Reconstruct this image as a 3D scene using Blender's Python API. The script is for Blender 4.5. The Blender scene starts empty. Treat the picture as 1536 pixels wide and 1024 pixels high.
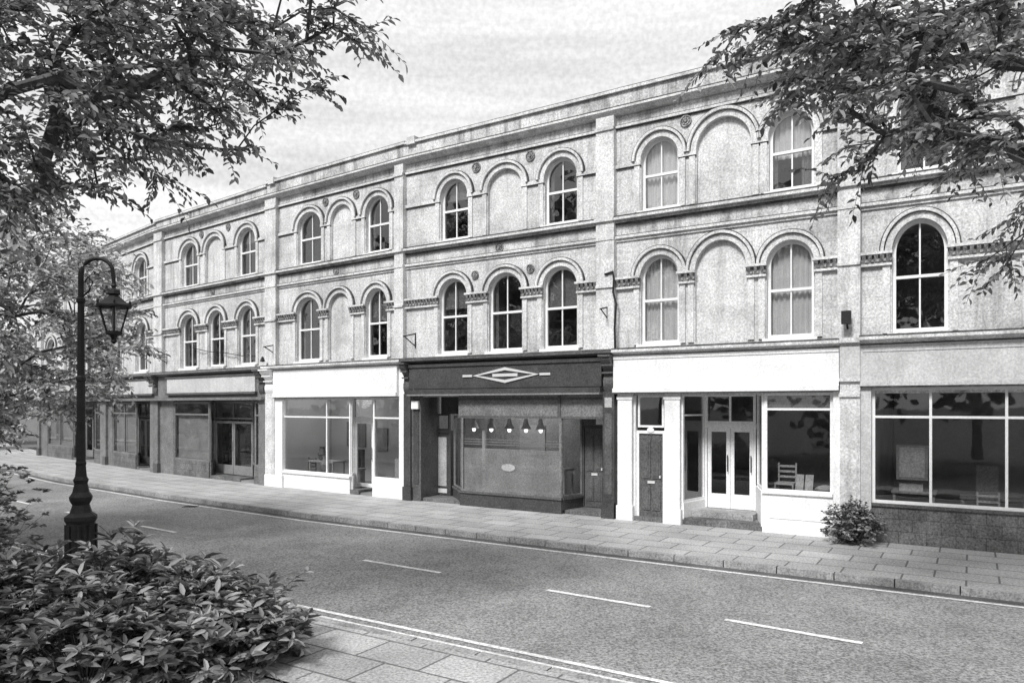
import bpy, math, random
import numpy as np
from mathutils import Vector
random.seed(7); rng=np.random.default_rng(7)
scene=bpy.context.scene
EYE=2.8; F=1100.0; CX=768.0; HY=608.0

# ------------------------------------------------------------------ materials
MATS={}
def nt(name):
    m=bpy.data.materials.new(name); m.use_nodes=True
    t=m.node_tree; t.nodes.clear()
    out=t.nodes.new('ShaderNodeOutputMaterial')
    return m,t,out
def math_n(t,op,a,b=None,clamp=False):
    n=t.nodes.new('ShaderNodeMath'); n.operation=op; n.use_clamp=clamp
    for i,v in enumerate((a,b)):
        if v is None: continue
        if isinstance(v,(int,float)): n.inputs[i].default_value=v
        else: t.links.new(v,n.inputs[i])
    return n.outputs[0]
def noise(t,coord,scale,detail=3,mscale=None,rough=.55):
    if mscale is not None:
        mp=t.nodes.new('ShaderNodeMapping'); mp.inputs['Scale'].default_value=mscale
        t.links.new(coord,mp.inputs[0]); coord=mp.outputs[0]
    n=t.nodes.new('ShaderNodeTexNoise'); n.inputs['Scale'].default_value=scale
    n.inputs['Detail'].default_value=detail; n.inputs['Roughness'].default_value=rough
    t.links.new(coord,n.inputs['Vector']); return n.outputs[0]
def remap(t,v,a,b,c,d):
    n=t.nodes.new('ShaderNodeMapRange'); n.clamp=True
    t.links.new(v,n.inputs[0])
    for i,x in enumerate((a,b,c,d)): n.inputs[i+1].default_value=x
    return n.outputs[0]
def M(name,base,rough=.8,var=.15,scale=1.5,grain=.25,gs=28,spec=.3,bump=.0,streak=0.,blocks=None,mortar=.6,
      metallic=0.,emis=0.,patch=0.,msize=.012,alpha=1.):
    if name in MATS: return MATS[name]
    m,t,out=nt(name)
    tc=t.nodes.new('ShaderNodeTexCoord'); ob=tc.outputs['Object']
    v=remap(t,noise(t,ob,scale,2),.3,.7,1-var,1+var)
    if grain:
        g=remap(t,noise(t,ob,gs,1,rough=.9),.3,.7,1-grain,1+grain*.8)
        v=math_n(t,'MULTIPLY',v,g)
    hgt=None
    if streak:
        s=noise(t,ob,1.0,4,mscale=(3.4,3.4,.3),rough=.7)
        v=math_n(t,'MULTIPLY',v,remap(t,s,.5,.72,1.0,1-streak))
        s2=noise(t,ob,.6,4,mscale=(1,1,1.6),rough=.75)
        v=math_n(t,'MULTIPLY',v,remap(t,s2,.48,.70,1.06,1-streak*.75))
    if patch:
        p=noise(t,ob,.9,4,rough=.7)
        v=math_n(t,'MULTIPLY',v,remap(t,p,.48,.62,1.0,1-patch))
    if blocks:
        br=t.nodes.new('ShaderNodeTexBrick'); t.links.new(tc.outputs['UV'],br.inputs['Vector'])
        br.inputs['Color1'].default_value=(1,1,1,1); br.inputs['Color2'].default_value=(blocks[2],)*3+(1,)
        br.inputs['Mortar'].default_value=(mortar,)*3+(1,); br.inputs['Scale'].default_value=1
        br.inputs['Brick Width'].default_value=blocks[0]; br.inputs['Row Height'].default_value=blocks[1]
        br.inputs['Mortar Size'].default_value=msize; br.inputs['Mortar Smooth'].default_value=.3
        bw=t.nodes.new('ShaderNodeRGBToBW'); t.links.new(br.outputs[0],bw.inputs[0])
        v=math_n(t,'MULTIPLY',v,bw.outputs[0]); hgt=bw.outputs[0]
    v=math_n(t,'MULTIPLY',v,base)
    p=t.nodes.new('ShaderNodeBsdfPrincipled'); p.inputs['Roughness'].default_value=rough
    p.inputs['Specular IOR Level'].default_value=spec; p.inputs['Metallic'].default_value=metallic
    p.inputs['Alpha'].default_value=alpha
    t.links.new(v,p.inputs['Base Color'])
    if emis:
        p.inputs['Emission Strength'].default_value=emis; p.inputs['Emission Color'].default_value=(1,1,1,1)
    if bump:
        b=t.nodes.new('ShaderNodeBump'); b.inputs['Strength'].default_value=bump; b.inputs['Distance'].default_value=.02
        hh=noise(t,ob,gs*.6,2,rough=.7)
        if hgt: hh=math_n(t,'ADD',math_n(t,'MULTIPLY',hh,.4),hgt)
        t.links.new(hh,b.inputs['Height']); t.links.new(b.outputs[0],p.inputs['Normal'])
    t.links.new(p.outputs[0],out.inputs[0]); MATS[name]=m; return m
def glass(name,refl=.06,tint=.9,wav=.02,mx=.55):
    m,t,out=nt(name)
    tr=t.nodes.new('ShaderNodeBsdfTransparent'); tr.inputs[0].default_value=(tint,)*3+(1,)
    gl=t.nodes.new('ShaderNodeBsdfGlossy'); gl.inputs['Roughness'].default_value=.02
    fr=t.nodes.new('ShaderNodeFresnel'); fr.inputs[0].default_value=1.5
    f=math_n(t,'MINIMUM',math_n(t,'ADD',math_n(t,'MULTIPLY',fr.outputs[0],1.3),refl),mx)
    tc=t.nodes.new('ShaderNodeTexCoord')
    b=t.nodes.new('ShaderNodeBump'); b.inputs['Strength'].default_value=wav; b.inputs['Distance'].default_value=.1
    t.links.new(noise(t,tc.outputs['Object'],1.6,2),b.inputs['Height']); t.links.new(b.outputs[0],gl.inputs['Normal'])
    mx=t.nodes.new('ShaderNodeMixShader'); t.links.new(f,mx.inputs[0]); t.links.new(tr.outputs[0],mx.inputs[1]); t.links.new(gl.outputs[0],mx.inputs[2])
    t.links.new(mx.outputs[0],out.inputs[0]); MATS[name]=m; return m
def leafmat(name,base,trans=.25):
    m,t,out=nt(name)
    a=t.nodes.new('ShaderNodeAttribute'); a.attribute_name='shade'
    v=math_n(t,'MULTIPLY',a.outputs['Fac'],base)
    p=t.nodes.new('ShaderNodeBsdfPrincipled'); p.inputs['Roughness'].default_value=.6; p.inputs['Specular IOR Level'].default_value=.25
    t.links.new(v,p.inputs['Base Color'])
    if not trans: t.links.new(p.outputs[0],out.inputs[0]); return m
    tl=t.nodes.new('ShaderNodeBsdfTranslucent'); t.links.new(v,tl.inputs[0])
    mx=t.nodes.new('ShaderNodeMixShader'); mx.inputs[0].default_value=trans
    t.links.new(p.outputs[0],mx.inputs[1]); t.links.new(tl.outputs[0],mx.inputs[2]); t.links.new(mx.outputs[0],out.inputs[0])
    MATS[name]=m; return m
STONE=M('render_stone',.60,.9,.10,.8,.32,24,.15,0,streak=.42,blocks=(1.1,.42,.95),mortar=.82)
STONE2=M('stone_trim',.62,.9,.12,2,.30,24,.15,0,streak=.38)
STAIN=M('stained_stone',.56,.9,.2,2,.34,24,.15,0,streak=.72)
GRIME_SHADE=M('ledge_grime_shade',.09,.95,.5,3,.5,18,.1,0)  # grime on ledge tops, plus shade lines painted under mouldings and in grooves
CAPM=M('carved_stone',.24,.9,.5,11,.5,26,.1,0)
NICHE=M('niche_render',.60,.95,.10,1.2,.30,24,.1,0,streak=.3)
WHITE=M('white_paint',.78,.55,.05,1,.14,24,.35,streak=.08)
CREAM=M('pale_fascia_paint',.52,.6,.1,1,.2,24,.3,streak=.18)
FRAMEW=M('sash_paint',.8,.5,.05,3,.06,30,.3)
DARK=M('dark_shop_paint',.06,.5,.2,2,.45,24,.4)
DARK2=M('charcoal_paint',.10,.5,.2,2,.45,24,.4)
FARP=M('slate_grey_paint',.18,.5,.2,2,.4,20,.4)
GREY=M('grey_door_paint',.22,.55,.1,2,.3,24,.3)
GREYL=M('light_grey_paint',.38,.6,.1,2,.3,24,.3)
DSTONE=M('dark_stone_base',.16,.85,.3,2,.45,24,.2,.3,blocks=(.5,.25,.8),mortar=.6)
CURT=M('net_curtain',.8,.9,.06,2,.1,30,.1)
INL=M('interior_plaster',.5,.9,.1,1,.1,20,.1)
IND=M('interior_dark',.18,.9,.2,1,.1,20,.1)
WOODF=M('interior_floor',.22,.5,.2,2,.1,20,.3)
SLATE=M('roof_slate',.12,.7,.2,2,.3,20,.3)
IRON=M('black_iron',.018,.6,.3,6,.3,40,.3)
SIGNL=M('sign_letter_metal',.6,.4,.05,3,.05,30,.5)
FROST=M('frosted_film',.5,.7,.15,2,.3,24,.2,alpha=.6)
FILML=M('vinyl_pale',.6,.6,.1,2,.2,24,.2,alpha=.6)
LAMPG=M('lantern_glass',.45,.2,.2,3,.1,20,.6)
BULB=M('lit_bulb',.8,.4,0,1,0,20,.2,emis=2.5)
ASPH=M('asphalt',.25,.9,.14,.7,.6,28,.2,.4,patch=.14)
SLAB=M('paving_slabs',.42,.85,.15,.9,.38,26,.2,.3,blocks=(.9,.6,.82),mortar=.35,msize=.018)
KERB=M('kerb_stone',.30,.85,.25,2,.4,26,.25,0)
LINE=M('road_marking_paint',.72,.8,.12,3,.35,24,.2,patch=.18)
SOIL=M('grass_ground',.14,.95,.35,1.5,.4,18,.1,.5)
BARK=M('bark',.09,.95,.3,6,.3,40,.1,0)
GL=glass('shop_glass',.06,.9,.01,.4)
GLU=glass('sash_glass',.10,.85,.05,.45)
LEAFD=leafmat('leaf_dark',.25); LEAFM=leafmat('leaf_mid',.24); LEAFL=leafmat('leaf_pale',.42,.3); LEAFF=leafmat('leaf_far',.15,0); LEAFG=leafmat('leaf_distant',.4,0)

# ------------------------------------------------------------------ builder
class B:
    def __init__(s,fr=None):
        s.v=[];s.f=[];s.m=[];s.uv=[];s.mats=[];s.fr=fr or (lambda u,d,z:(u,d,z))
    def mi(s,m):
        if m not in s.mats: s.mats.append(m)
        return s.mats.index(m)
    def face(s,pts,m,uv=None):
        b=len(s.v)
        for p in pts: s.v.append(s.fr(*p))
        s.f.append(tuple(range(b,b+len(pts)))); s.m.append(s.mi(m))
        if uv is None:
            zs=[p[2] for p in pts]
            if max(zs)-min(zs)<1e-5: uv=[(p[0],p[1]) for p in pts]
            else: uv=[(p[0]+p[1],p[2]) for p in pts]
        s.uv+=uv
    def box(s,u0,u1,d0,d1,z0,z1,m,top=None):
        if u0>u1:u0,u1=u1,u0
        if d0>d1:d0,d1=d1,d0
        P=[(u0,d0,z0),(u1,d0,z0),(u1,d1,z0),(u0,d1,z0),(u0,d0,z1),(u1,d0,z1),(u1,d1,z1),(u0,d1,z1)]
        for q in ((0,3,2,1),(0,1,5,4),(1,2,6,5),(2,3,7,6),(3,0,4,7)): s.face([P[i] for i in q],m)
        s.face([P[i] for i in (4,5,6,7)],top or m)
    def obox(s,a,b,w,z0,z1,m):
        a=Vector(a);b=Vector(b);t=(b-a).normalized();n=Vector((-t.y,t.x))*w/2
        P=[(a-n),(b-n),(b+n),(a+n)]
        lo=[(p.x,p.y,z0) for p in P];hi=[(p.x,p.y,z1) for p in P]
        s.face(lo,m);s.face(hi,m)
        for i in range(4):
            j=(i+1)%4; s.face([lo[i],lo[j],hi[j],hi[i]],m)
    def prism(s,prof,u0,u1,m):
        n=len(prof)
        s.face([(u0,d,z) for d,z in prof],m); s.face([(u1,d,z) for d,z in reversed(prof)],m)
        for i in range(n):
            a=prof[i];b=prof[(i+1)%n]; s.face([(u0,a[0],a[1]),(u1,a[0],a[1]),(u1,b[0],b[1]),(u0,b[0],b[1])],m)
    def ring(s,uc,zc,a0,r0,a1,r1,d0,d1,m,n=18,full=False):
        end=2*math.pi if full else math.pi
        for i in range(n):
            t0=end*i/n;t1=end*(i+1)/n
            def pt(a,r,t,d): return (uc+a*math.cos(t),d,zc+r*math.sin(t))
            A,Bq=pt(a0,r0,t0,d1),pt(a0,r0,t1,d1);C,D=pt(a1,r1,t1,d1),pt(a1,r1,t0,d1)
            s.face([A,Bq,C,D],m)
            s.face([C,D,pt(a1,r1,t0,d0),pt(a1,r1,t1,d0)],m)
            s.face([A,Bq,pt(a0,r0,t1,d0),pt(a0,r0,t0,d0)],m)
    def lathe(s,cx,cy,prof,m,n=12,ang0=0):
        for i in range(len(prof)-1):
            r0,z0=prof[i];r1,z1=prof[i+1]
            for k in range(n):
                a=ang0+2*math.pi*k/n;b=ang0+2*math.pi*(k+1)/n
                s.face([(cx+r0*math.cos(a),cy+r0*math.sin(a),z0),(cx+r0*math.cos(b),cy+r0*math.sin(b),z0),
                        (cx+r1*math.cos(b),cy+r1*math.sin(b),z1),(cx+r1*math.cos(a),cy+r1*math.sin(a),z1)],m)
    def tube(s,pts,rs,m,n=8):
        pts=[Vector(p) for p in pts]
        rings=[]
        for i,p in enumerate(pts):
            t=(pts[min(i+1,len(pts)-1)]-pts[max(i-1,0)]).normalized()
            up=Vector((0,0,1)) if abs(t.z)<.9 else Vector((1,0,0))
            a=t.cross(up).normalized();b=t.cross(a)
            r=rs[i] if isinstance(rs,(list,tuple)) else rs
            rings.append([tuple(p+a*math.cos(2*math.pi*k/n)*r+b*math.sin(2*math.pi*k/n)*r) for k in range(n)])
        for i in range(len(rings)-1):
            for k in range(n):
                j=(k+1)%n; s.face([rings[i][k],rings[i][j],rings[i+1][j],rings[i+1][k]],m)
        s.face(rings[0],m);s.face(rings[-1],m)
    def obj(s,name,parent=None,smooth=False):
        if not s.f: return None
        me=bpy.data.meshes.new(name); me.from_pydata([tuple(v) for v in s.v],[],s.f)
        for m in s.mats: me.materials.append(m)
        me.polygons.foreach_set('material_index',s.m)
        uvl=me.uv_layers.new(name='UVMap'); uvl.data.foreach_set('uv',[c for p in s.uv for c in p])
        if smooth: me.polygons.foreach_set('use_smooth',[True]*len(s.f))
        me.update(); o=bpy.data.objects.new(name,me); scene.collection.objects.link(o)
        if parent: 
            o.parent=parent; o.matrix_parent_inverse=parent.matrix_world.inverted()
        return o
def empty(name,loc=(0,0,0)):
    e=bpy.data.objects.new(name,None); scene.collection.objects.link(e); e.location=loc
    bpy.context.view_layer.update(); return e

class House:
    def __init__(s,name,p0,p1,idx):
        s.p=Vector(p0);q=Vector(p1);s.t=(q-s.p).normalized();s.n=Vector((s.t.y,-s.t.x));s.W=(q-s.p).length
        s.i=idx; s.root=empty(name,(s.p.x,s.p.y,0)); s.parts={}
    def fr(s,u,d,z):
        w=s.p+s.t*u+s.n*d; return (w.x,w.y,z)
    def __getitem__(s,k):
        if k not in s.parts: s.parts[k]=B(s.fr)
        return s.parts[k]
    def U(s,x,d=0.):
        k=(x-CX)/F;O=s.p+s.n*d
        return (k*O.y-O.x)/(s.t.x-k*s.t.y)
    def done(s):
        for k,b in s.parts.items(): b.obj(k,s.root)

def wallband(h,z0,z1,u0,u1,ops,m=STONE):
    b=h['walls']; cur=u0
    for (a,c,zs,zp,zt,dep,niche) in sorted(ops):
        b.face([(cur,0,z0),(a,0,z0),(a,0,z1),(cur,0,z1)],m)
        b.face([(a,0,z0),(c,0,z0),(c,0,zs),(a,0,zs)],m)
        uc=(a+c)/2;hw=(c-a)/2;r=zt-zp;n=18
        arc=[(uc-hw*math.cos(math.pi*i/n),zp+r*math.sin(math.pi*i/n)) for i in range(n+1)]
        for i in range(n):
            (ua,za),(ub,zb)=arc[i],arc[i+1]
            b.face([(ua,0,za),(ub,0,zb),(ub,0,z1),(ua,0,z1)],m)
            b.face([(ua,0,za),(ub,0,zb),(ub,-dep,zb),(ua,-dep,za)],STONE2)
        for uu in (a,c): b.face([(uu,0,zs),(uu,0,zp),(uu,-dep,zp),(uu,-dep,zs)],STONE2)
        b.face([(a,0,zs),(c,0,zs),(c,-dep,zs),(a,-dep,zs)],GRIME_SHADE if niche else STONE2)
        if niche: b.face([(a,-dep,zs),(c,-dep,zs)]+[(p[0],-dep,p[1]) for p in reversed(arc)],NICHE)
        cur=c
    b.face([(cur,0,z0),(u1,0,z0),(u1,0,z1),(cur,0,z1)],m)
def sash(h,a,c,zs,zp,zt,kind):
    uc=(a+c)/2;hw=(c-a)/2;r=zt-zp;n=18;b=h['window_frames'];fw=.065;d0=-.17;d1=-.11
    arc=[(uc-hw*math.cos(math.pi*i/n),zp+r*math.sin(math.pi*i/n)) for i in range(n+1)]
    h['window_glass'].face([(a,-.15,zs),(c,-.15,zs)]+[(p[0],-.15,p[1]) for p in reversed(arc)],GLU)
    b.ring(uc,zp,hw-fw,r-fw,hw,r,d0,d1,FRAMEW)
    b.box(a,a+fw,d0,d1,zs,zp,FRAMEW);b.box(c-fw,c,d0,d1,zs,zp,FRAMEW)
    b.box(a+fw,c-fw,d0,d1-.005,zs,zs+.09,FRAMEW)
    zm=zs+(zt-zs)*.5
    b.box(a+fw,c-fw,d0,d1+.01,zm-.03,zm+.03,FRAMEW)
    b.box(uc-.015,uc+.015,d0+.01,d1-.012,zs+.09,zm-.03,FRAMEW)
    b.box(uc-.015,uc+.015,d0+.01,d1-.012,zm+.03,zt-fw*.8,FRAMEW)
    h['window_sills'].box(a-.08,c+.08,-.16,.1,zs-.1,zs-.001,STONE2 if kind=='x' else FRAMEW)
    h['window_sills'].box(a-.06,c+.06,-.1,.06,zs-.13,zs-.1,GRIME_SHADE)
    cb=h['curtains']
    def cur(u0,u1,z0,z1,m=CURT,fold=.022,d=-.26):
        N=max(6,int((u1-u0)/.022))
        pr=None
        ph=random.random()*6
        for i in range(N+1):
            u=u0+(u1-u0)*i/N
            dd=d+fold*math.sin(u*55+ph+1.3*math.sin(u*7))
            if pr: cb.face([(pr[0],pr[1],z0),(u,dd,z0),(u,dd,z1),(pr[0],pr[1],z1)],m)
            pr=(u,dd)
    if kind=='c': cur(a-.05,c+.05,zs,zt)
    elif kind=='h': cur(a-.05,c+.05,zm-.1,zt); cur(a-.05,a+.15,zs,zm,GREY);cur(c-.3,c+.05,zs,zm,GREY)
    elif kind=='s': cur(a-.05,a+.16,zs,zt,GREY); cur(c-.16,c+.05,zs,zt,GREY)
    elif kind=='b': cb.box(a-.05,c+.05,-.26,-.25,zm+random.uniform(-.05,.4),zt,GREY)
def arch_trim(h,a,c,zs,zp,zt):
    b=h['arch_mouldings'];uc=(a+c)/2;hw=(c-a)/2;r=zt-zp
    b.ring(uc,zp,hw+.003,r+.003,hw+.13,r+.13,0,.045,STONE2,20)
    b.ring(uc,zp,hw+.13,r+.13,hw+.15,r+.15,0,.03,GRIME_SHADE,20)
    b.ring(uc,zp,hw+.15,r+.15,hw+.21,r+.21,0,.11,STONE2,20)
    b.ring(uc,zp,hw+.21,r+.21,hw+.235,r+.235,0,.08,GRIME_SHADE,20)
def rosette(h,u,z,r=.14):
    b=h['rosettes']
    b.ring(u,z,r*.8,r*.8,r,r,0,.04,CAPM,16,True)
    b.ring(u,z,0.001,0.001,r*.25,r*.25,0,.06,CAPM,8,True)
    for k in range(8):
        a=k*math.pi/4; b.ring(u+r*.5*math.cos(a),z+r*.5*math.sin(a),.001,.001,r*.2,r*.2,0,.035,CAPM,6,True)

def upper(h,w2,w1,pil,ros2=(),ros1=(),rosm=(),H=10.65,low=4.1):
    W=h.W;e=.003*h.i
    ops2=[];ops1=[]
    pl=[(max(0,h.U(a)),min(W,h.U(b))) for a,b in pil]
    inner0=pl[0][1] if pl and pl[0][0]<.3 else 0
    inner1=pl[-1][0] if pl and pl[-1][1]>W-.3 else W
    for (lst,ops,zs,zp,zt0) in ((w2,ops2,7.52,8.75,9.25),(w1,ops1,4.28,5.92,6.42)):
        for w in lst:
            a,c=h.U(w[0]),h.U(w[1]);k=w[2];zt=w[3] if len(w)>3 else zt0
            ops.append((a,c,zs,zp,zt,.08 if k=='n' else .2,k=='n'))
            if k!='n': sash(h,a,c,zs,zp,zt,k)
            arch_trim(h,a,c,zs,zp,zt)
    wallband(h,low,7.1,0,W,ops1); wallband(h,7.1,10.0,0,W,ops2)
    for o in (ops1,ops2): o.sort()
    t=h['string_courses']
    def band(ops,fn):
        cur=inner0
        for o in ops:
            if o[0]-cur>.05: fn(cur,o[0])
            cur=o[1]
        if inner1-cur>.05: fn(cur,inner1)
    def imp2(a,b):
        t.box(a,b,0,.06,8.66,8.75,STONE2,GRIME_SHADE); t.box(a,b,0,.045,8.64,8.66,GRIME_SHADE)
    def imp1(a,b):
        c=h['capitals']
        c.box(a,b,0,.06,5.72,5.90,CAPM); c.box(a-.02 if a>inner0 else a,b+.02 if b<inner1 else b,0,.14,5.90,5.955,STONE2,GRIME_SHADE); c.box(a,b,0,.085,5.67,5.715,STONE2)
        n=max(2,int((b-a)/.11))
        for i in range(n):
            uu=a+(b-a)*(i+.5)/n
            c.prism([(.06,5.73),(.12,5.86),(.13,5.89),(.06,5.89)],uu-.035,uu+.035,CAPM)
            c.prism([(.06,5.73),(.10,5.75),(.09,5.80),(.06,5.81)],uu+.02,uu+.07,CAPM)
    band(ops2,imp2);band(ops1,imp1)
    for ops,z0,z1 in ((ops1,4.28,5.67),(ops2,7.52,8.64)):
        for i,o in enumerate(ops):
            for a,b in ((o[0]-.17,o[0]-.03),(o[1]+.03,o[1]+.17)):
                if a>inner0 and b<inner1: t.box(a,b,0,.04,z0,z1,STONE2)
    t.box(inner0,inner1,0,.19,7.37,7.43,STONE2,GRIME_SHADE); t.box(inner0,inner1,0,.175,7.43,7.47,GRIME_SHADE)
    t.box(inner0,inner1,0,.10,7.31,7.37,STAIN); t.box(inner0,inner1,0,.07,7.27,7.31,GRIME_SHADE)
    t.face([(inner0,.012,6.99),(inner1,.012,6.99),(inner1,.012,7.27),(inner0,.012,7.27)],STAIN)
    t.box(inner0,inner1,0,.09,6.92,6.98,STONE2); t.box(inner0,inner1,0,.085,6.98,7.0,GRIME_SHADE)
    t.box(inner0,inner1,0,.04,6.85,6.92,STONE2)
    t.box(inner0,inner1,0,.07,9.66,9.72,STONE2); t.box(inner0,inner1,0,.055,9.72,9.74,GRIME_SHADE);t.box(inner0,inner1,0,.03,9.63,9.66,GRIME_SHADE)
    t.face([(inner0,.012,9.74),(inner1,.012,9.74),(inner1,.012,9.96),(inner0,.012,9.96)],STAIN)
    for a,b in pl:
        p=h['pilasters']; p.box(a,b,0,.16,low+.06,9.97,STONE2)
        p.box(a-.03 if a>.05 else a,b+.03 if b<W-.05 else b,0,.22,7.36,7.45,STONE2,GRIME_SHADE); p.box(a,b,.16,.18,6.9,6.98,STONE2)
        p.box(a-.02 if a>.05 else a,b+.02 if b<W-.05 else b,0,.20,9.62,9.70,STONE2); p.box(a,b,0,.2,5.72,5.78,STONE2)
    c=h['parapet']
    c.prism([(0,9.95+e),(.12,9.97+e),(.17,10.03+e),(.24,10.05+e),(.24,10.10+e),(0,10.12+e)],0,W,STONE2)
    c.box(0,W,.0,.225,10.101+e,10.135+e,GRIME_SHADE)
    c.box(0,W,-.3,.05,10.13+e,H-.1+e,STAIN)
    c.box(0,W,-.36,.12,H-.1+e,H-.03+e,STONE2); c.box(0,W,-.34,.09,H-.03+e,H+e,GRIME_SHADE)
    for x,z in ros2: rosette(h,h.U(x),z)
    for x,z in ros1: rosette(h,h.U(x),z,.12)
    for x,z in rosm: rosette(h,h.U(x),z,.13)
    r=h['roof']
    r.face([(0,-.35,10.1),(W,-.35,10.1),(W,-5,11.5),(0,-5,11.5)],SLATE); r.face([(0,-9.6,10.1),(W,-9.6,10.1),(W,-5,11.5),(0,-5,11.5)],SLATE)
    s=h['rear_and_party_walls']
    s.box(.02,W-.02,-9.6,-9.3,0,10.1,STONE)
    for u0,u1 in ((0.005,.2),(W-.2,W-.005)): s.box(u0,u1,-9.3,-.03,0.,10.0,STONE)
    s.box(.2,W-.2,-2.2,-2.1,4.3,9.9,IND)
    s.box(.2,W-.2,-9.3,-.03,3.35,3.5,INL); s.box(.2,W-.2,-9.3,-.21,6.7,6.85,INL); s.box(.2,W-.2,-9.3,-.21,9.8,9.9,INL)
    s.box(.2,W-.2,-9.3,-.03,-.1,.06,WOODF)
    s.face([(0,0,3.05),(W,0,3.05),(W,0,4.1),(0,0,4.1)],STONE)
def ledge(h,u0,u1,z=4.1,d=.36,m=STONE2,top=GRIME_SHADE):
    b=h['shop_cornice']
    b.prism([(0,z-.12),(d*.5,z-.10),(d*.7,z-.05),(d,z-.03),(d,z+.03),(0,z+.06)],u0,u1,m)
    b.prism([(0,z+.061),(d*.99,z+.031),(d*.99,z+.06),(0,z+.10)],u0,u1,top)
def console(h,u0,u1,z0,z1,d,m):
    b=h['console_brackets'];H=z1-z0;pr=[(0,z0)]
    for i in range(13):
        k=i/12; dd=d*(.35+.65*k*k)+.05*math.sin(k*math.pi*2.4); pr.append((dd,z0+H*k*.92))
    pr+=[(d+.05,z0+H*.93),(d+.05,z1),(0,z1)]
    b.prism(pr,u0,u1,m)
    b.box(u0-.03,u1+.03,0,d+.1,z1-.002,z1+.05,m)
    for k in range(3):
        zz=z0+H*(.3+.22*k); b.box(u0-.012,u1+.012,0,d*(.5+.2*k),zz,zz+.04,m)
def win(h,u0,u1,z0,z1,d,m,mull=(),trans=(),fw=.06,fd=.07,g=GL,part='shop_window'):
    b=h[part]
    b.box(u0,u0+fw,d-fd,d,z0,z1,m);b.box(u1-fw,u1,d-fd,d,z0,z1,m)
    b.box(u0+fw,u1-fw,d-fd,d-.002,z0,z0+fw,m);b.box(u0+fw,u1-fw,d-fd,d-.002,z1-fw,z1,m)
    for x in mull: b.box(x-fw*.4,x+fw*.4,d-fd,d-.006,z0+fw,z1-fw,m)
    for z in trans: b.box(u0+fw,u1-fw,d-fd,d-.004,z-fw*.4,z+fw*.4,m)
    h['shop_glass'].face([(u0+fw,d-fd*.5,z0+fw),(u1-fw,d-fd*.5,z0+fw),(u1-fw,d-fd*.5,z1-fw),(u0+fw,d-fd*.5,z1-fw)],g)
def winline(h,a,b_,z0,z1,m,fw=.05,trans=()):
    A=Vector(a);C=Vector(b_);t=(C-A).normalized();b=h['shop_window']
    b.obox(A,A+t*fw,fw,z0,z1,m);b.obox(C-t*fw,C,fw,z0,z1,m)
    b.obox(A+t*fw,C-t*fw,fw*.9,z0,z0+fw,m);b.obox(A+t*fw,C-t*fw,fw*.9,z1-fw,z1,m)
    for z in trans: b.obox(A+t*fw,C-t*fw,fw*.8,z-.02,z+.02,m)
    h['shop_glass'].face([(A.x,A.y,z0),(C.x,C.y,z0),(C.x,C.y,z1),(A.x,A.y,z1)],GL)
def door(h,u0,u1,z0,z1,d,m,style='panel',fm=None):
    b=h['doors']
    if fm: 
        b.box(u0-.07,u0,d-.1,d+.03,z0,z1+.07,fm);b.box(u1,u1+.07,d-.1,d+.03,z0,z1+.07,fm);b.box(u0,u1,d-.1,d+.03,z1,z1+.07,fm)
    w=u1-u0;H=z1-z0
    if style=='panel':
        b.box(u0,u1,d-.06,d-.01,z0,z1,m)
        for (a,c) in ((.12,.46),(.54,.88)):
            for (e,f) in ((.08,.38),(.46,.92)):
                b.box(u0+w*a,u0+w*c,d-.012,d+.012,z0+H*e,z0+H*f,m)
                b.box(u0+w*(a+.06),u0+w*(c-.06),d+.012,d+.022,z0+H*(e+.025),z0+H*(f-.025),m)
        b.box(u0+w*.35,u0+w*.65,d-.01,d+.01,z0+H*.40,z0+H*.43,SIGNL)
        b.box(u0+w*.86,u0+w*.92,d-.01,d+.05,z0+H*.47,z0+H*.50,SIGNL)
    elif style=='flush':
        b.box(u0,u1,d-.06,d-.01,z0,z1,m);b.box(u0+w*.12,u0+w*.88,d-.012,d+.008,z0+H*.14,z0+H*.93,GREYL)
        b.box(u0+w*.1,u0+w*.9,d-.01,d+.01,z0+H*.03,z0+H*.1,SIGNL)
    else:
        s=.09
        b.box(u0,u0+s,d-.05,d,z0,z1,m);b.box(u1-s,u1,d-.05,d,z0,z1,m);b.box(u0+s,u1-s,d-.05,d-.002,z1-s,z1,m)
        kp=.35 if style=='glass' else .12
        b.box(u0+s,u1-s,d-.05,d-.002,z0,z0+kp,m)
        h['shop_glass'].face([(u0+s,d-.03,z0+kp),(u1-s,d-.03,z0+kp),(u1-s,d-.03,z1-s),(u0+s,d-.03,z1-s)],GL)
        b.tube([(u1-s*.5,d+.05,z0+.9),(u1-s*.5,d+.05,z0+1.3)],.014,IRON,6)
def bracket_sign(h,x,z):
    b=h['wall_bracket'];u=h.U(x,.1)
    b.tube([(u,0,z+.35),(u,.0,z-.1)],.022,IRON,6);b.tube([(u,0,z+.32),(u,.55,z+.2)],.02,IRON,6);b.tube([(u,0,z-.05),(u,.5,z+.2)],.016,IRON,6)

P=[(-26.7,41.5),(-19.3,34.9),(-14.9,30.8),(-8.57,25.8),(-3.14,21.87),(2.60,18.24),(7.29,15.3)]
d5=Vector((7.29-2.6,15.3-18.24)).normalized()
P.append(tuple(Vector(P[-1])+d5*7.2)); P.append(tuple(Vector(P[-1])+d5*6.8))
Hs=[House('terraced_shop_house',P[i],P[i+1],i) for i in range(8)]
Hm,H0,H1,H2,H3,H4,H5,H6=Hs

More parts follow.
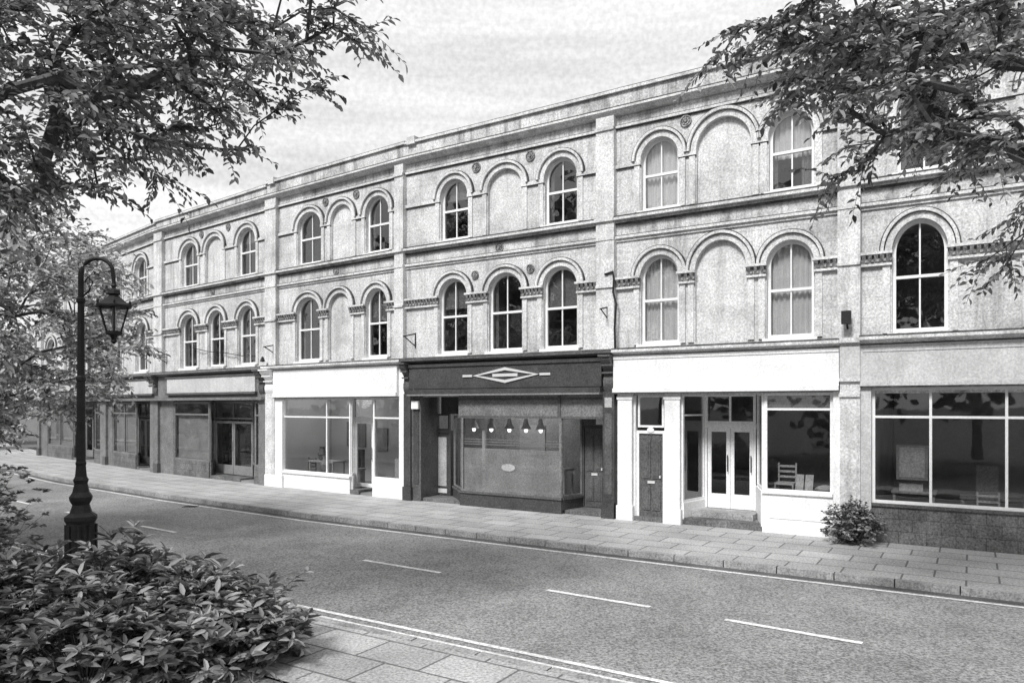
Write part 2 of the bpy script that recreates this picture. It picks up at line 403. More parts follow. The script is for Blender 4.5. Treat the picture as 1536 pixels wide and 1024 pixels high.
upper(Hm,[(72,84,'s'),(98,110,'n'),(126,140,'s')],[(72,84,'s'),(98,110,'b'),(126,140,'s')],[(60,66),(154,160)],H=10.45)
upper(H0,[(170,184,'b'),(203,221,'s')],[(170,184,'s'),(205,222,'b')],[(160,166)],H=10.5)
upper(H1,[(273,297,'s'),(309,335,'n'),(357,384,'b')],[(272,296,'s'),(313,337,'x'),(358,384,'s')],[(236,248)],
      ros2=[(303,9.46),(343,9.46)],rosm=[(320,7.13)],H=10.56)
upper(H2,[(447,482,'x'),(497,529,'n'),(549,584,'s')],[(445,480,'s'),(494,526,'n'),(549,581,'b')],[(403,419),(597,612)],
      ros2=[(489,9.46),(535,9.46)],rosm=[(505,7.13)],H=10.65)
upper(H3,[(661,702,'b'),(732,783,'n'),(817,866,'s')],[(659,701,'b'),(733,783,'s'),(815,866,'b')],[(898,925)],
      ros2=[(715,9.45),(796,9.45)],ros1=[(713,6.45),(796,6.45)],rosm=[(750,7.13)],H=10.63)
upper(H4,[(962,1018,'c'),(1045,1127,'n',9.42),(1153,1221,'h')],[(961,1018,'c'),(1043,1120,'n',6.6),(1150,1221,'c')],[(1258,1292)],
      ros2=[(1029,9.5)],H=10.63)
upper(H5,[(1345,1428,'s',9.35),(1540,1640,'c',9.35)],[(1338,1422,'x',6.55),(1550,1650,'s',6.55)],[],H=10.63)
upper(H6,[(2100,2250,'s')],[(2100,2250,'s')],[],H=10.63)
for h,x in ((H3,612),(H2,404)):
    u=h.U(x,.1); h['parapet'].box(max(u-.02,0),u+.28,-.37,.15,10.5,10.72,STONE2,GRIME_SHADE)

# ---------------------------------------------------------------- shops
def U(h,x,d=0): return h.U(x,d)
def shop_shell(h,d=-3.8,m=INL):
    b=h['shop_interior']
    b.box(.25,h.W-.25,d-.1,d,.06,3.34,m)
    b.face([(.22,d,.06),(.22,-.05,.06),(.22,-.05,3.34),(.22,d,3.34)],m);b.face([(h.W-.22,d,.06),(h.W-.22,-.05,.06),(h.W-.22,-.05,3.34),(h.W-.22,d,3.34)],m)
def table(b,u,d,w,dp,hh,m):
    b.box(u,u+w,d,d+dp,hh-.05,hh,m)
    for a in (u+.03,u+w-.08):
        for c in (d+.03,d+dp-.08): b.box(a,a+.05,c,c+.05,.06,hh-.05,m)
def shelf(b,u,d,w,zb,n,seed):
    rr=random.Random(seed)
    for k in range(n):
        z=zb+k*.42;b.box(u,u+w,d,d+.3,z,z+.03,GREY);x=u+.05
        while x<u+w-.2:
            ww=rr.uniform(.06,.2);b.box(x,x+ww,d+.05,d+.22,z+.03,z+.03+rr.uniform(.1,.33),rr.choice([GREY,FARP,GREY]));x+=ww+rr.uniform(.05,.35)
    for x in (u-.03,u+w): b.box(x,x+.03,d,d+.3,.06,zb+n*.42,GREY)
def chair(b,u,d,m,z=.06):
    for a in (0,.38):
        for c in (0,.38): b.box(u+a,u+a+.035,d+c,d+c+.035,z,z+(.92 if c==0 else .45),m)
    b.box(u,u+.415,d,d+.415,z+.45,z+.49,m)
    for k in range(3): b.box(u+.035,u+.38,d+.005,d+.03,z+.58+k*.12,z+.63+k*.12,m)

# H5
h=H5;W=h.W
ledge(h,0,W,4.17,.38)
f=h['fascia'];f.box(0,W,0,.2,3.28,4.04,CREAM); f.box(0,W,0,.24,3.2,3.28,CREAM); f.box(.05,W,.2,.215,3.9,3.93,CREAM);f.box(0,W,0,.22,3.17,3.2,GRIME_SHADE)
sp=h['shop_piers']; sp.box(0,U(h,1308),0,.15,0,3.17,CREAM); sp.box(W-.35,W,0,.15,0,3.17,CREAM)
st=h['stall_riser']; st.box(U(h,1308),W-.35,-.15,.06,0,.74,DSTONE); st.box(U(h,1308),W-.35,-.15,.1,.74,.80,DARK2)
u0=U(h,1308)
win(h,u0,W-.35,.8,3.17,.02,FRAMEW,mull=[U(h,1396),U(h,1510),U(h,1640),U(h,1800)],trans=[2.57],fw=.06)
shop_shell(h,-4.5,M('interior_mid',.26,.9,.2,1,.1,20,.1))
it=h['shop_furniture']
a=U(h,1345,-1.2); it.box(a,a+.6,-1.5,-1.1,1.2,1.95,GREY); it.box(a+.06,a+.54,-1.1,-1.09,1.26,1.9,GREYL)
table(it,a-.1,-1.7,.85,.6,.95,GREY); it.box(a+.05,a+.5,-1.6,-1.2,.95,1.12,GREYL)
a=U(h,1440,-1.8); table(it,a,-2.2,1.2,.6,.85,GREY); chair(it,a+.3,-1.5,GREYL);it.box(a+.3,a+.7,-2.1,-2.05,.9,1.5,GREY); it.box(a+1.4,a+1.9,-2.6,-2.2,.06,1.5,DARK2)
# H4
h=H4;W=h.W
ub=U(h,1262)
ledge(h,0,ub,4.13,.34); f=h['fascia'];f.box(0,ub-.02,0,.2,3.22,4.01,WHITE); f.box(0,ub-.02,0,.26,3.12,3.22,WHITE); f.box(0,ub-.02,.2,.22,3.93,4.01,WHITE);f.box(0,ub-.02,0,.23,3.09,3.12,GREY)
p=h['shop_piers']
p.box(ub,W,0,.2,0,4.1,STONE2);p.box(ub-.03,W,0,.3,4.1,4.2,STONE2,GRIME_SHADE);p.box(ub-.02,W,0,.26,3.3,3.36,STONE2);p.box(ub,W,.2,.25,3.36,4.02,CREAM);p.box(ub-.02,W,0,.24,2.98,3.05,STONE2);p.box(ub-.03,W,0,.25,0,.35,STONE2)
for x0,x1 in ((927,948),(997,1020)):
    a,b_=U(h,x0,.1),U(h,x1,.1); p.box(a,b_,-.15,.12,.35,3.09,WHITE);p.box(a-.03,b_+.03,-.15,.15,0,.35,WHITE);p.box(a-.02,b_+.02,-.15,.14,2.95,3.02,WHITE)
a,b_=U(h,1250,.1),U(h,1262,.1)-.01;p.box(a,b_,-.1,.12,0,3.09,WHITE)
a,b_=U(h,958,-.1),U(h,997,-.1)
door(h,a+.03,b_-.03,.1,2.12,-.08,DARK2,'panel',WHITE); h['doors'].box(a-.05,b_+.05,-.2,.05,0,.1,DSTONE)
win(h,a,b_,2.27,3.05,-.05,WHITE,fw=.05,part='overlight')
h['doors'].box(U(h,948,.1),a-.04,-.12,.0,0,3.09,WHITE)
h['house_number_plate'].ring((a+b_)/2,2.21,.001,.001,.09,.06,-.04,-.03,FRAMEW,14,True)
dr=-1.05
ea,eb=U(h,1058,dr),U(h,1134,dr); fa,fb=U(h,1021),U(h,1147)
winline(h,(fa+.03,0),(ea-.03,dr),.5,3.08,WHITE,.06,(2.57,)); h['stall_riser'].obox((fa+.03,0),(ea-.03,dr),.1,.12,.5,WHITE)
winline(h,(fb-.03,0),(eb+.05,dr),.9,3.08,WHITE,.06); h['stall_riser'].obox((fb-.03,0),(eb+.05,dr),.1,.1,.9,WHITE)
mid=(ea+eb)/2
for q0,q1 in ((ea+.06,mid-.005),(mid+.005,eb-.06)): door(h,q0,q1,.3,2.25,dr,WHITE,'glass')
h['doors'].box(ea-.02,eb+.02,dr-.08,dr+.04,2.25,2.36,WHITE)
win(h,ea,eb,2.36,3.08,dr+.02,WHITE,mull=[mid],fw=.06,part='overlight')
h['doors'].box(ea,ea+.05,dr-.08,dr+.03,.3,2.25,WHITE);h['doors'].box(eb-.05,eb,dr-.08,dr+.03,.3,2.25,WHITE)
s=h['entrance_steps'];s.box(fa+.05,fb-.05,dr,.0,0,.15,DSTONE);s.box(ea-.1,eb+.1,dr,-.35,.15,.29,KERB)
h['fascia'].face([(fa,.02,3.1),(fb,.02,3.1),(fb,dr-.1,3.1),(fa,dr-.1,3.1)],WHITE)
wa,wb=U(h,1147),U(h,1250)
win(h,wa,wb,.9,3.08,.03,WHITE,trans=[2.72],fw=.06); 
h['shop_window'].box(wa+.06,wb-.06,-.1,-.06,2.75,3.02,GREY)
st=h['stall_riser'];st.box(wa-.03,wb,-.1,.06,0,.9,WHITE);st.box(wa-.05,wb,-.1,.11,.86,.93,WHITE);st.box(wa-.03,wb,.06,.1,0,.22,WHITE);st.box(wa+.12,wb-.12,.06,.075,.32,.78,WHITE)
shop_shell(h,-4,M('interior_mid2',.26,.9,.2,1,.1,20,.1))
it=h['shop_furniture'];it.box(wa-.1,wb+.1,-1.3,-.12,.06,.86,GREY)
chair(it,wa+.1,-.9,GREYL,.86-.3);
for k in range(2): it.prism([(-.5,.87),(-.47,.87),(-.62,1.25),(-.65,1.25)],wa+.55+k*.2,wa+.72+k*.2,GREYL)
it.lathe(wa+1.15,-.7,[(.001,.87),(.2,.88),(.24,.94),(.16,1.0),(.05,1.03),(.001,1.03)],GREYL,12)
it.box(ea+.2,ea+.9,-3.4,-3.0,.06,1.1,GREY)
# H3
h=H3;W=h.W
ur=U(h,905,.1)
ledge(h,.0,W,4.12,.36,DARK2,GRIME_SHADE); f=h['fascia'];f.box(.28,ur,0,.22,3.28,3.98,DARK);f.box(.28,ur,0,.30,3.12,3.26,DARK);f.box(.28,ur,.0,.26,3.9,3.99,DARK);f.box(.28,ur,0,.34,3.08,3.12,GREY)
console(h,.02,.24,3.15,4.0,.34,DARK2);console(h,ur+.03,W-.02,3.15,4.0,.34,DARK2)
p=h['shop_piers'];p.box(0,.26,0,.14,.0,3.15,DARK);p.box(ur,W,0,.14,0,3.15,DARK);p.box(-.02,.3,0,.18,0,.4,DARK);p.box(ur-.03,W,0,.18,0,.4,DARK)
p.box(.26,U(h,634),-.8,.08,0,3.1,DARK2); p.box(.34,U(h,634)-.08,.08,.095,.5,2.9,DARK)
p.box(ur+.06,W-.06,.14,.155,2.75,3.0,GREYL); p.box(ur+.06,W-.06,.14,.155,.6,2.6,DARK2)
dd=-.75
f.box(U(h,640),U(h,690,.0),dd,dd+.06,2.55,3.1,DARK)
f.box(U(h,690),ur,.0,.07,2.52,3.08,FARP); f.box(U(h,690),ur,.07,.085,2.95,3.0,DARK2); f.box(U(h,690),ur,0.,.1,2.46,2.52,DARK2)
f.box(U(h,839),U(h,843),.07,.1,2.52,3.08,DARK2)
f.face([(.3,.02,3.09),(ur,.02,3.09),(ur,dd-.1,3.09),(.3,dd-.1,3.09)],DARK2)
da,db=U(h,641,dd),U(h,674,dd)
door(h,da,db,.12,1.98,dd,DARK,'flush',DARK);win(h,da,db,2.05,2.55,dd,DARK,fw=.05,part='overlight')
da,db=U(h,877,dd),U(h,907,dd)
door(h,da,db,.12,2.2,dd,DARK2,'panel',DARK);h['doors'].box(da-.05,db+.05,dd-.1,dd+.02,2.27,3.08,DARK2)
h['doors'].box(db+.06,W-.2,dd-.1,dd,0,3.08,DARK)
h['notice'].box(da+.35,da+.6,dd+.02,dd+.03,2.3,2.75,FRAMEW)
h['entrance_steps'].box(.3,ur,dd,-.02,0,.1,DSTONE)
A=(U(h,682,dd)+.0,dd);Bp=(U(h,693,.08),.08);C=(U(h,842,.08),.08);D=(U(h,873,dd),dd)
for q in ((A,Bp),(C,D)): winline(h,q[0],q[1],.42,2.5,FARP,.05)
win(h,Bp[0],C[0],.42,2.5,.1,FARP,fw=.05)
r=h['stall_riser']
for q in ((A,Bp),(C,D)): r.obox(q[0],q[1],.1,.1,.42,DARK)
r.box(Bp[0]-.03,C[0]+.03,-.05,.14,0,.36,DARK);r.box(Bp[0]-.05,C[0]+.05,-.05,.18,.36,.42,DARK2)
for q in ((A,Bp),(C,D)): r.obox(q[0],q[1],.16,.36,.42,DARK2)
r.face([(A[0],A[1],.4),(Bp[0],Bp[1],.4),(C[0],C[1],.4),(D[0],D[1],.4)],WOODF);r.face([(A[0],A[1],2.52),(Bp[0],Bp[1],2.52),(C[0],C[1],2.52),(D[0],D[1],2.52)],WOODF)
g=h['window_film'];g.face([(Bp[0]+.05,.05,.47),(C[0]-.05,.05,.47),(C[0]-.05,.05,1.62),(Bp[0]+.05,.05,1.62)],FROST)
for z in (1.72,1.79,1.86): g.box(Bp[0]+.06,C[0]-.06,.05,.056,z,z+.016,GREYL)
mk=(Bp[0]+C[0])/2-.1
# plain pale stand-in patch where the window graphic is
h['window_mark'].ring(mk+.05,1.12,.001,.001,.22,.10,.07,.074,FILML,14,True)
s=h['fascia_mark'];uc=U(h,757,.25);s.ring(uc,3.62,.90,.13,1.06,.21,.2,.25,SIGNL,4,True);s.box(uc-1.40,uc-1.08,.22,.25,3.59,3.65,SIGNL);s.box(uc+1.08,uc+1.40,.22,.25,3.59,3.65,SIGNL);s.box(uc-.4,uc+.4,.22,.25,3.58,3.66,SIGNL)
shop_shell(h,-2.6,GREYL)
pb=h['pendant_lamps']
for x in (711,737,764,789,811):
    u=U(h,x,-.5);pb.tube([(u,-.5,3.05),(u,-.5,2.42)],.012,IRON,5)
    pb.lathe(u,-.5,[(.02,2.44),(.05,2.42),(.07,2.3),(.13,2.18),(.14,2.15)],INL,14);pb.lathe(u,-.5,[(.001,2.05),(.04,2.07),(.055,2.12),(.04,2.17),(.02,2.2)],BULB,10)
h['alarm_box'].box(U(h,619,.1),U(h,629,.1),.096,.17,2.7,2.93,FRAMEW)
it=h['shop_furniture'];table(it,mk-1,-2.0,2,.6,1.0,GREYL);it.tube([(Bp[0]+.5,-.3,.42),(Bp[0]+.5,-.3,2.1)],.06,INL,8);chair(it,mk+.2,-1.2,DARK2)
it.box(mk-1.2,mk-.3,-2.58,-2.55,1.3,2.2,INL)
# H2
h=H2;W=h.W
ul=U(h,413,.1);ur=W-.22
ledge(h,.0,W,4.12,.34,STONE2); f=h['fascia'];f.box(ul,ur,0,.2,3.2,4.0,WHITE);f.box(ul,ur,0,.25,3.08,3.2,WHITE);f.box(ul,ur,0,.22,3.055,3.08,GREY)
console(h,.03,ul-.03,3.2,4.0,.34,WHITE)
p=h['shop_piers'];p.box(0,ul,0,.14,0,3.2,STONE2);p.box(0.01,U(h,424,.1),0,.12,0,3.055,WHITE);p.box(0,U(h,425,.1),0,.17,0,.4,WHITE);p.box(ur,W,0,.1,0,3.98,WHITE);
a,b_=U(h,426),U(h,527)
win(h,a,b_,.55,3.05,.04,WHITE,mull=[U(h,491)],trans=[2.42],fw=.06)
st=h['stall_riser'];st.box(a-.02,b_,-.1,.07,0,.55,WHITE);st.box(a-.03,b_+.02,-.1,.12,.5,.56,WHITE)
da,db=U(h,531,-.7),U(h,561,-.7)
winline(h,(b_,0),(da,-.7),.55,3.05,WHITE);h['stall_riser'].obox((b_,0),(da,-.7),.08,0.05,.55,WHITE)
door(h,da+.05,db-.02,.15,2.3,-.7,WHITE,'g2',WHITE);win(h,da,db,2.38,3.05,-.68,WHITE,fw=.05,part='overlight')
h['entrance_steps'].box(b_,db+.1,-.7,.05,0,.14,DSTONE)
a2=U(h,561)
winline(h,(a2,0),(db+.02,-.7),.55,3.05,WHITE)
win(h,a2,ur,.55,3.05,.04,WHITE,trans=[2.42],fw=.06);h['stall_riser'].box(a2,ur,-.1,.07,0,.55,WHITE)
h['fascia'].face([(b_,.02,3.06),(a2,.02,3.06),(a2,-.8,3.06),(b_,-.8,3.06)],WHITE)
shop_shell(h,-2.6,M('white_interior',.7,.9,.05,1,.05,20,.1))
it=h['shop_furniture'];table(it,a+.4,-1.3,1.3,.6,.9,GREYL);it.lathe(a+.8,-1,[(.001,.9),(.12,.92),(.16,1.1),(.08,1.3),(.1,1.36)],DARK2,12)
it.box(a+1.9,a+2.3,-1.6,-1.3,.06,1.3,DARK2);it.box(a+.3,a+1.3,-2.58,-2.55,1.3,2.2,GREY);it.box(a+1.6,a+2.4,-2.58,-2.55,1.2,2.0,GREYL)
it.lathe(a+2.6,-1.1,[(.001,.06),(.18,.08),(.14,.5),(.2,.7)],GREY,10);it.box(a2,a2+.6,-2.5,-2.2,.9,1.5,GREY)
it.lathe(a+1.4,-.6,[(.001,.56),(.1,.6),(.15,.8),(.05,1.0),(.08,1.1)],GREY,12);chair(it,a+.2,-.9,DARK2);it.box(a2-.6,a2+.8,-1.9,-1.5,.06,1.05,GREYL)
# H1 / H0 / Hm
def dark_shop(h,xl,xr,xw,xd,base=DSTONE,seed=0,pm=FARP):
    W=h.W
    ledge(h,0,W,4.1,.36,pm)
    f=h['fascia'];a,b_=U(h,xl,.1),U(h,xr,.1)
    f.box(0,W,0,.12,3.1,3.98,pm);f.box(a,b_,.12,.2,3.3,3.88,CREAM);f.box(a-.05,b_+.05,.12,.24,3.88,3.94,DARK2);f.box(a-.05,b_+.05,.12,.24,3.22,3.3,DARK2);f.box(0,W,0,.3,3.0,3.1,pm,GRIME_SHADE)
    console(h,.02,.3,3.2,4.0,.34,DARK2);console(h,W-.34,W-.04,3.2,4.0,.34,DARK2)
    p=h['shop_piers'];p.box(0,.34,0,.15,0,3.0,pm);p.box(W-.38,W,0,.15,0,3.0,pm);p.box(0,.38,0,.19,0,.4,DARK2)
    w0,w1=U(h,xw[0]),U(h,xw[1])
    win(h,w0,w1,.62,2.95,.02,pm,trans=[2.45],mull=[(w0+w1)/2] if seed else [],fw=.08)
    h['stall_riser'].box(w0,w1,-.1,.05,0,.62,base)
    d0,d1=U(h,xd[0],-.6),U(h,xd[1],-.6);m=(d0+d1)/2
    winline(h,(w1,0),(d0,-.6),.62,2.95,pm);h['stall_riser'].obox((w1,0),(d0,-.6),.08,0,.62,base)
    door(h,d0+.05,m-.01,.15,2.2,-.6,GREY,'glass');door(h,m+.01,d1-.05,.15,2.2,-.6,GREY,'glass')
    win(h,d0,d1,2.27,2.95,-.58,pm,mull=[m],fw=.07,part='overlight')
    h['entrance_steps'].box(w1,d1+.1,-.6,0,0,.12,DSTONE)
    r=W-.38
    winline(h,(U(h,xd[1]+3),0),(d1,-.6),.62,2.95,pm);q=U(h,xd[1]+3)
    if r-q>.2: win(h,q,r,.62,2.95,.02,pm,trans=[2.45],fw=.07);h['stall_riser'].box(q,r,-.1,.05,0,.62,base)
    if w0>.4: h['shop_piers'].box(.34,w0,-.1,.04,0,3.0,pm)
    h['fascia'].face([(w1,.02,2.97),(q,.02,2.97),(q,-.7,2.97),(w1,-.7,2.97)],pm)
    shop_shell(h,-2.4,INL)
    it=h['shop_furniture'];table(it,w0+.2,-1.1,1.2,.5,.9,GREY);it.box(w0+.3,w0+.9,-1.0,-.95,.95,1.6,GREYL);it.box(w1-.9,w1-.5,-1.8,-1.5,.06,1.8,GREY)
    it.face([(w0+.1,-.12,.7),(w1-.1,-.12,.7),(w1-.1,-.12,2.4),(w0+.1,-.12,2.4)],FROST)
    shelf(it,w0+.1,-2.35,w1-w0,.4,5,seed+20);shelf(it,d1-.3,-2.35,1.2,.4,5,seed+30)
dark_shop(H1,254,386,(262,315),(322,380))
dark_shop(H0,169,232,(170,205),(209,228),seed=1)
dark_shop(Hm,70,150,(72,110),(118,140),seed=1)
h=H6; ledge(h,0,h.W);h['fascia'].box(0,h.W,0,.2,3.1,4.0,WHITE);win(h,.3,h.W-.3,.7,3.1,.02,DARK,mull=[2,4],fw=.08);h['stall_riser'].box(0,h.W,-.1,.05,0,.7,DSTONE)
h['shop_piers'].box(0,.3,0,.12,0,3.1,WHITE);h['shop_piers'].box(h.W-.3,h.W,0,.12,0,3.1,WHITE);shop_shell(h,-3.5,GREY)
bracket_sign(H3,620,4.6);bracket_sign(H3,912,4.95);bracket_sign(H2,412,4.6);bracket_sign(H1,247,4.6)
b=H4['floodlight'];u=U(H4,1270,.3);b.box(u-.09,u+.09,.3,.42,4.48,4.75,IRON);b.tube([(u,.16,4.4),(u,.32,4.55)],.02,IRON,6)
b=H3['cable_and_pipe'];u=U(H3,921,.18)
b.tube([(u-.25,.19,6.05),(u-.03,.19,6.1),(u,.19,5.9),(u-.02,.19,5.6),(u+.06,.19,5.3),(u+.02,.19,4.7),(u+.04,.19,4.15)],.026,IRON,6)
b=H1['cable_and_pipe'];u=U(H1,290,.12)
b.tube([(u,.14,5.05),(u+1.2,.14,4.85),(u+2.4,.14,4.75),(u+3.8,.14,4.55)],.014,IRON,5)
b=H1['security_light'];u=U(H1,402,.2);b.lathe(u-.1,.35,[(.001,4.3),(.09,4.33),(.05,4.45),(.01,4.5)],IRON,8)
for h in Hs: h.done()
for h,x,d,e,z in ((H3,764,-1.2,50,2.9),(H2,500,-1.2,22,3.0)):  # first stands for the pendants; second is added to brighten the white shop
    l=bpy.data.lights.new('shop_fill_light','POINT');l.energy=e;l.shadow_soft_size=.3
    o=bpy.data.objects.new('shop_fill_light',l);scene.collection.objects.link(o);o.location=h.fr(h.U(x,d),d,z)

# ------------------------------------------------------------------ ground
ext=[(-26.7-30*.66,41.5+30*.75)]+P+[tuple(Vector(P[-1])+d5*25)]
def offs(d):
    out=[];n=len(ext)
    for i in range(n):
        a=Vector(ext[max(i-1,0)]);c=Vector(ext[min(i+1,n-1)]);b_=Vector(ext[i])
        t1=(b_-a).normalized() if i>0 else (c-b_).normalized();t2=(c-b_).normalized() if i<n-1 else t1
        n1=Vector((t1.y,-t1.x));n2=Vector((t2.y,-t2.x));m=(n1+n2).normalized();out.append(b_+m*(d/m.dot(n1)))
    return out
def resample(pts,step):
    res=[]
    for i in range(len(pts)-1):
        L=(pts[i+1]-pts[i]).length;n=max(1,round(L/step))
        for k in range(n): res.append(pts[i].lerp(pts[i+1],k/n))
    return res+[pts[-1]]
def ribbon(name,d0,d1,z,m):
    b=B();A=offs(d0);C=offs(d1);s=0
    for i in range(len(A)-1):
        L=(A[i+1]-A[i]).length
        b.face([(A[i].x,A[i].y,z),(A[i+1].x,A[i+1].y,z),(C[i+1].x,C[i+1].y,z),(C[i].x,C[i].y,z)],m,uv=[(s,d0),(s+L,d0),(s+L,d1),(s,d1)])
        s+=L
    return b.obj(name)
b=B();S=600;b.face([(-S,-S,-.14),(S,-S,-.14),(S,S,-.14),(-S,S,-.14)],SOIL);b.obj('ground')
KD=3.6;ND=9.95
ribbon('road',KD,ND,-.12,ASPH);ribbon('pavement',-.6,KD-.13,0,SLAB);ribbon('pavement',ND+.13,ND+1.75,0,SLAB);ribbon('grass_verge',ND+1.85,ND+14,.01,SOIL)
def kerb(d0,d1):
    b=B();A=resample(offs(d0),.92);C=resample(offs(d1),.92)
    n=min(len(A),len(C))
    for i in range(n-1):
        a0=A[i].lerp(A[i+1],.01);a1=A[i].lerp(A[i+1],.99);c0=C[i].lerp(C[i+1],.01);c1=C[i].lerp(C[i+1],.99);z=.006+random.uniform(-.004,.004)
        lo=[(p.x,p.y,-.15) for p in (a0,a1,c1,c0)];hi=[(p.x,p.y,z) for p in (a0,a1,c1,c0)]
        b.face(hi,KERB)
        for k in range(4):
            j=(k+1)%4;b.face([lo[k],lo[j],hi[j],hi[k]],KERB)
    b.obj('kerb')
kerb(KD-.13,KD);kerb(ND,ND+.13)
ribbon('edging_strip',ND+1.75,ND+1.85,.03,KERB)
GUT=M('gutter_concrete',.10,.9,.3,2,.4,26,.2,0)
ribbon('gutter',KD,KD+.2,-.116,GUT);ribbon('gutter',ND-.16,ND,-.116,GUT)
ribbon('road_edge_line',KD+.30,KD+.38,-.112,LINE)
ribbon('road_edge_line',ND-.34,ND-.26,-.112,LINE);ribbon('road_edge_line',ND-.56,ND-.48,-.112,LINE)
b=B()
def dash(a,c,w=.10):
    a=Vector(a);c=Vector(c);t=(c-a).normalized();n=Vector((-t.y,t.x))*w/2
    b.face([(p.x,p.y,-.111) for p in (a-n,c-n,c+n,a+n)],LINE)
dash((-2.8,13.84),(-1.25,12.8));dash((.55,11.6),(2.0,10.62));dash((2.9,10.0),(4.3,9.0))
cl=resample(offs(6.75),.5)
acc=[p for p in cl if p.x<-4.6]
for i in range(0,len(acc)-8,8): dash(acc[i],acc[i+3])
acc=[p for p in cl if p.x>6.0]
for i in range(0,len(acc)-8,8): dash(acc[i],acc[i+3])
b.obj('centre_line_marking')
b=B();q=offs(KD+.22)[5];
for k in range(6): b.box(q.x-4.2+k*.07,q.x-4.17+k*.07,q.y+2.35,q.y+2.65,-.118,-.108,IRON)
b.obj('drain_grate')

# ------------------------------------------------------------------ street lamp
lx,ly=-7.2,12.25
root=empty('street_lamp',(lx,ly,0));b=B()
b.lathe(lx,ly,[(.001,0),(.27,0),(.27,.12),(.22,.16),(.22,.85),(.25,.9),(.25,.96),(.17,1.02),(.13,1.15),(.17,1.22),(.18,1.28),(.13,1.36),(.10,1.5),(.12,1.56),(.09,1.62),(.075,1.8),(.085,1.84),(.07,1.88)],IRON,8)
for k in range(8):
    a=math.pi/8+k*math.pi/4; b.tube([(lx+.215*math.cos(a),ly+.215*math.sin(a),.2),(lx+.215*math.cos(a),ly+.215*math.sin(a),.82)],.03,IRON,5)
b.obj('pedestal',root)
b=B();b.lathe(lx,ly,[(.07,1.85),(.062,3.2),(.075,3.22),(.075,3.27),(.058,3.3),(.05,4.5),(.07,4.53),(.07,4.58),(.045,4.6)],IRON,12);b.obj('column',root,True)
pts=[(lx,ly,4.55)]
R=.275
pts+= [(lx+R-R*math.cos(t),ly,4.98+R*math.sin(t)) for t in [math.pi*i/14 for i in range(13)]]
lc=lx+2*R
pts+=[(lc,ly,4.86),(lc,ly,4.78)]
b=B();b.tube(pts,[.045]*3+[.032]*(len(pts)-3),IRON,10)
b.tube([(lx+.03,ly,4.62),(lx+.14,ly,4.72),(lx+.2,ly,4.86),(lx+.12,ly,4.95),(lx+.06,ly,4.86)],.014,IRON,6);b.obj('swan_neck',root,True)
b=B()
b.lathe(lc,ly,[(.03,4.84),(.05,4.8),(.03,4.76),(.10,4.72),(.11,4.66),(.07,4.64),(.21,4.52),(.30,4.47),(.30,4.44),(.24,4.43)],IRON,6)
zt,zb,rt,rb=4.43,4.02,.24,.12
b.lathe(lc,ly,[(rb+.02,zb+.02),(rb+.02,zb-.03),(.06,zb-.06),(.04,zb-.12),(.06,zb-.15),(.001,zb-.2)],IRON,6)
for k in range(6):
    a=k*math.pi/3; b.tube([(lc+rt*math.cos(a),ly+rt*math.sin(a),zt),(lc+rb*math.cos(a),ly+rb*math.sin(a),zb)],.014,IRON,5)
    b.lathe(lc+.27*math.cos(a),ly+.27*math.sin(a),[(.012,4.47),(.02,4.52),(.001,4.56)],IRON,5)
b.obj('lantern_frame',root)
b=B();b.lathe(lc,ly,[(rb-.01,zb),(rt-.01,zt)],GL,6);b.obj('lantern_panes',root)
b=B();b.lathe(lc,ly,[(.001,4.08),(.03,4.1),(.05,4.2),(.03,4.32),(.03,4.43)],LAMPG,8);b.obj('lantern_mantle',root)

# ------------------------------------------------------------------ foliage
def leafobj(name,pos,dr,nr,ln,wd,shade,mat,parent=None):
    n=len(pos)
    pos=np.asarray(pos);dr=np.asarray(dr);nr=np.asarray(nr);ln=np.asarray(ln)[:,None];wd=np.asarray(wd)[:,None]
    dr/=np.linalg.norm(dr,axis=1,keepdims=True)+1e-9
    sd=np.cross(dr,nr);sd/=np.linalg.norm(sd,axis=1,keepdims=True)+1e-9
    up=np.cross(sd,dr)
    V=np.empty((n,6,3))
    V[:,0]=pos;V[:,1]=pos+dr*ln*.35+sd*wd*.5+up*wd*.18;V[:,2]=pos+dr*ln*.72+sd*wd*.36+up*wd*.08
    V[:,3]=pos+dr*ln-up*ln*.12;V[:,4]=pos+dr*ln*.72-sd*wd*.36+up*wd*.08;V[:,5]=pos+dr*ln*.35-sd*wd*.5+up*wd*.18
    base=np.arange(n)[:,None]*6
    fa=np.empty((n,2,4),int);fa[:,0]=base+np.array([0,1,2,3]);fa[:,1]=base+np.array([0,3,4,5])
    me=bpy.data.meshes.new(name);me.vertices.add(n*6);me.vertices.foreach_set('co',V.ravel())
    me.loops.add(n*8);me.loops.foreach_set('vertex_index',fa.ravel());me.polygons.add(n*2)
    me.polygons.foreach_set('loop_start',np.arange(n*2)*4);me.polygons.foreach_set('loop_total',np.full(n*2,4))
    at=me.attributes.new('shade','FLOAT','FACE');at.data.foreach_set('value',np.repeat(np.minimum(np.asarray(shade,float),1.8),2))
    me.materials.append(mat);me.update();me.validate()
    o=bpy.data.objects.new(name,me);scene.collection.objects.link(o)
    if parent:o.parent=parent;o.matrix_parent_inverse=parent.matrix_world.inverted()
    return o
def inpoly(x,y,poly):
    c=False;j=len(poly)-1
    for i in range(len(poly)):
        xi,yi=poly[i];xj,yj=poly[j]
        if (yi>y)!=(yj>y) and x<(xj-xi)*(y-yi)/(yj-yi)+xi:c=not c
        j=i
    return c
def at(x,y,Z): return Vector(((x-CX)*Z/F,Z,EYE+(HY-y)*Z/F))
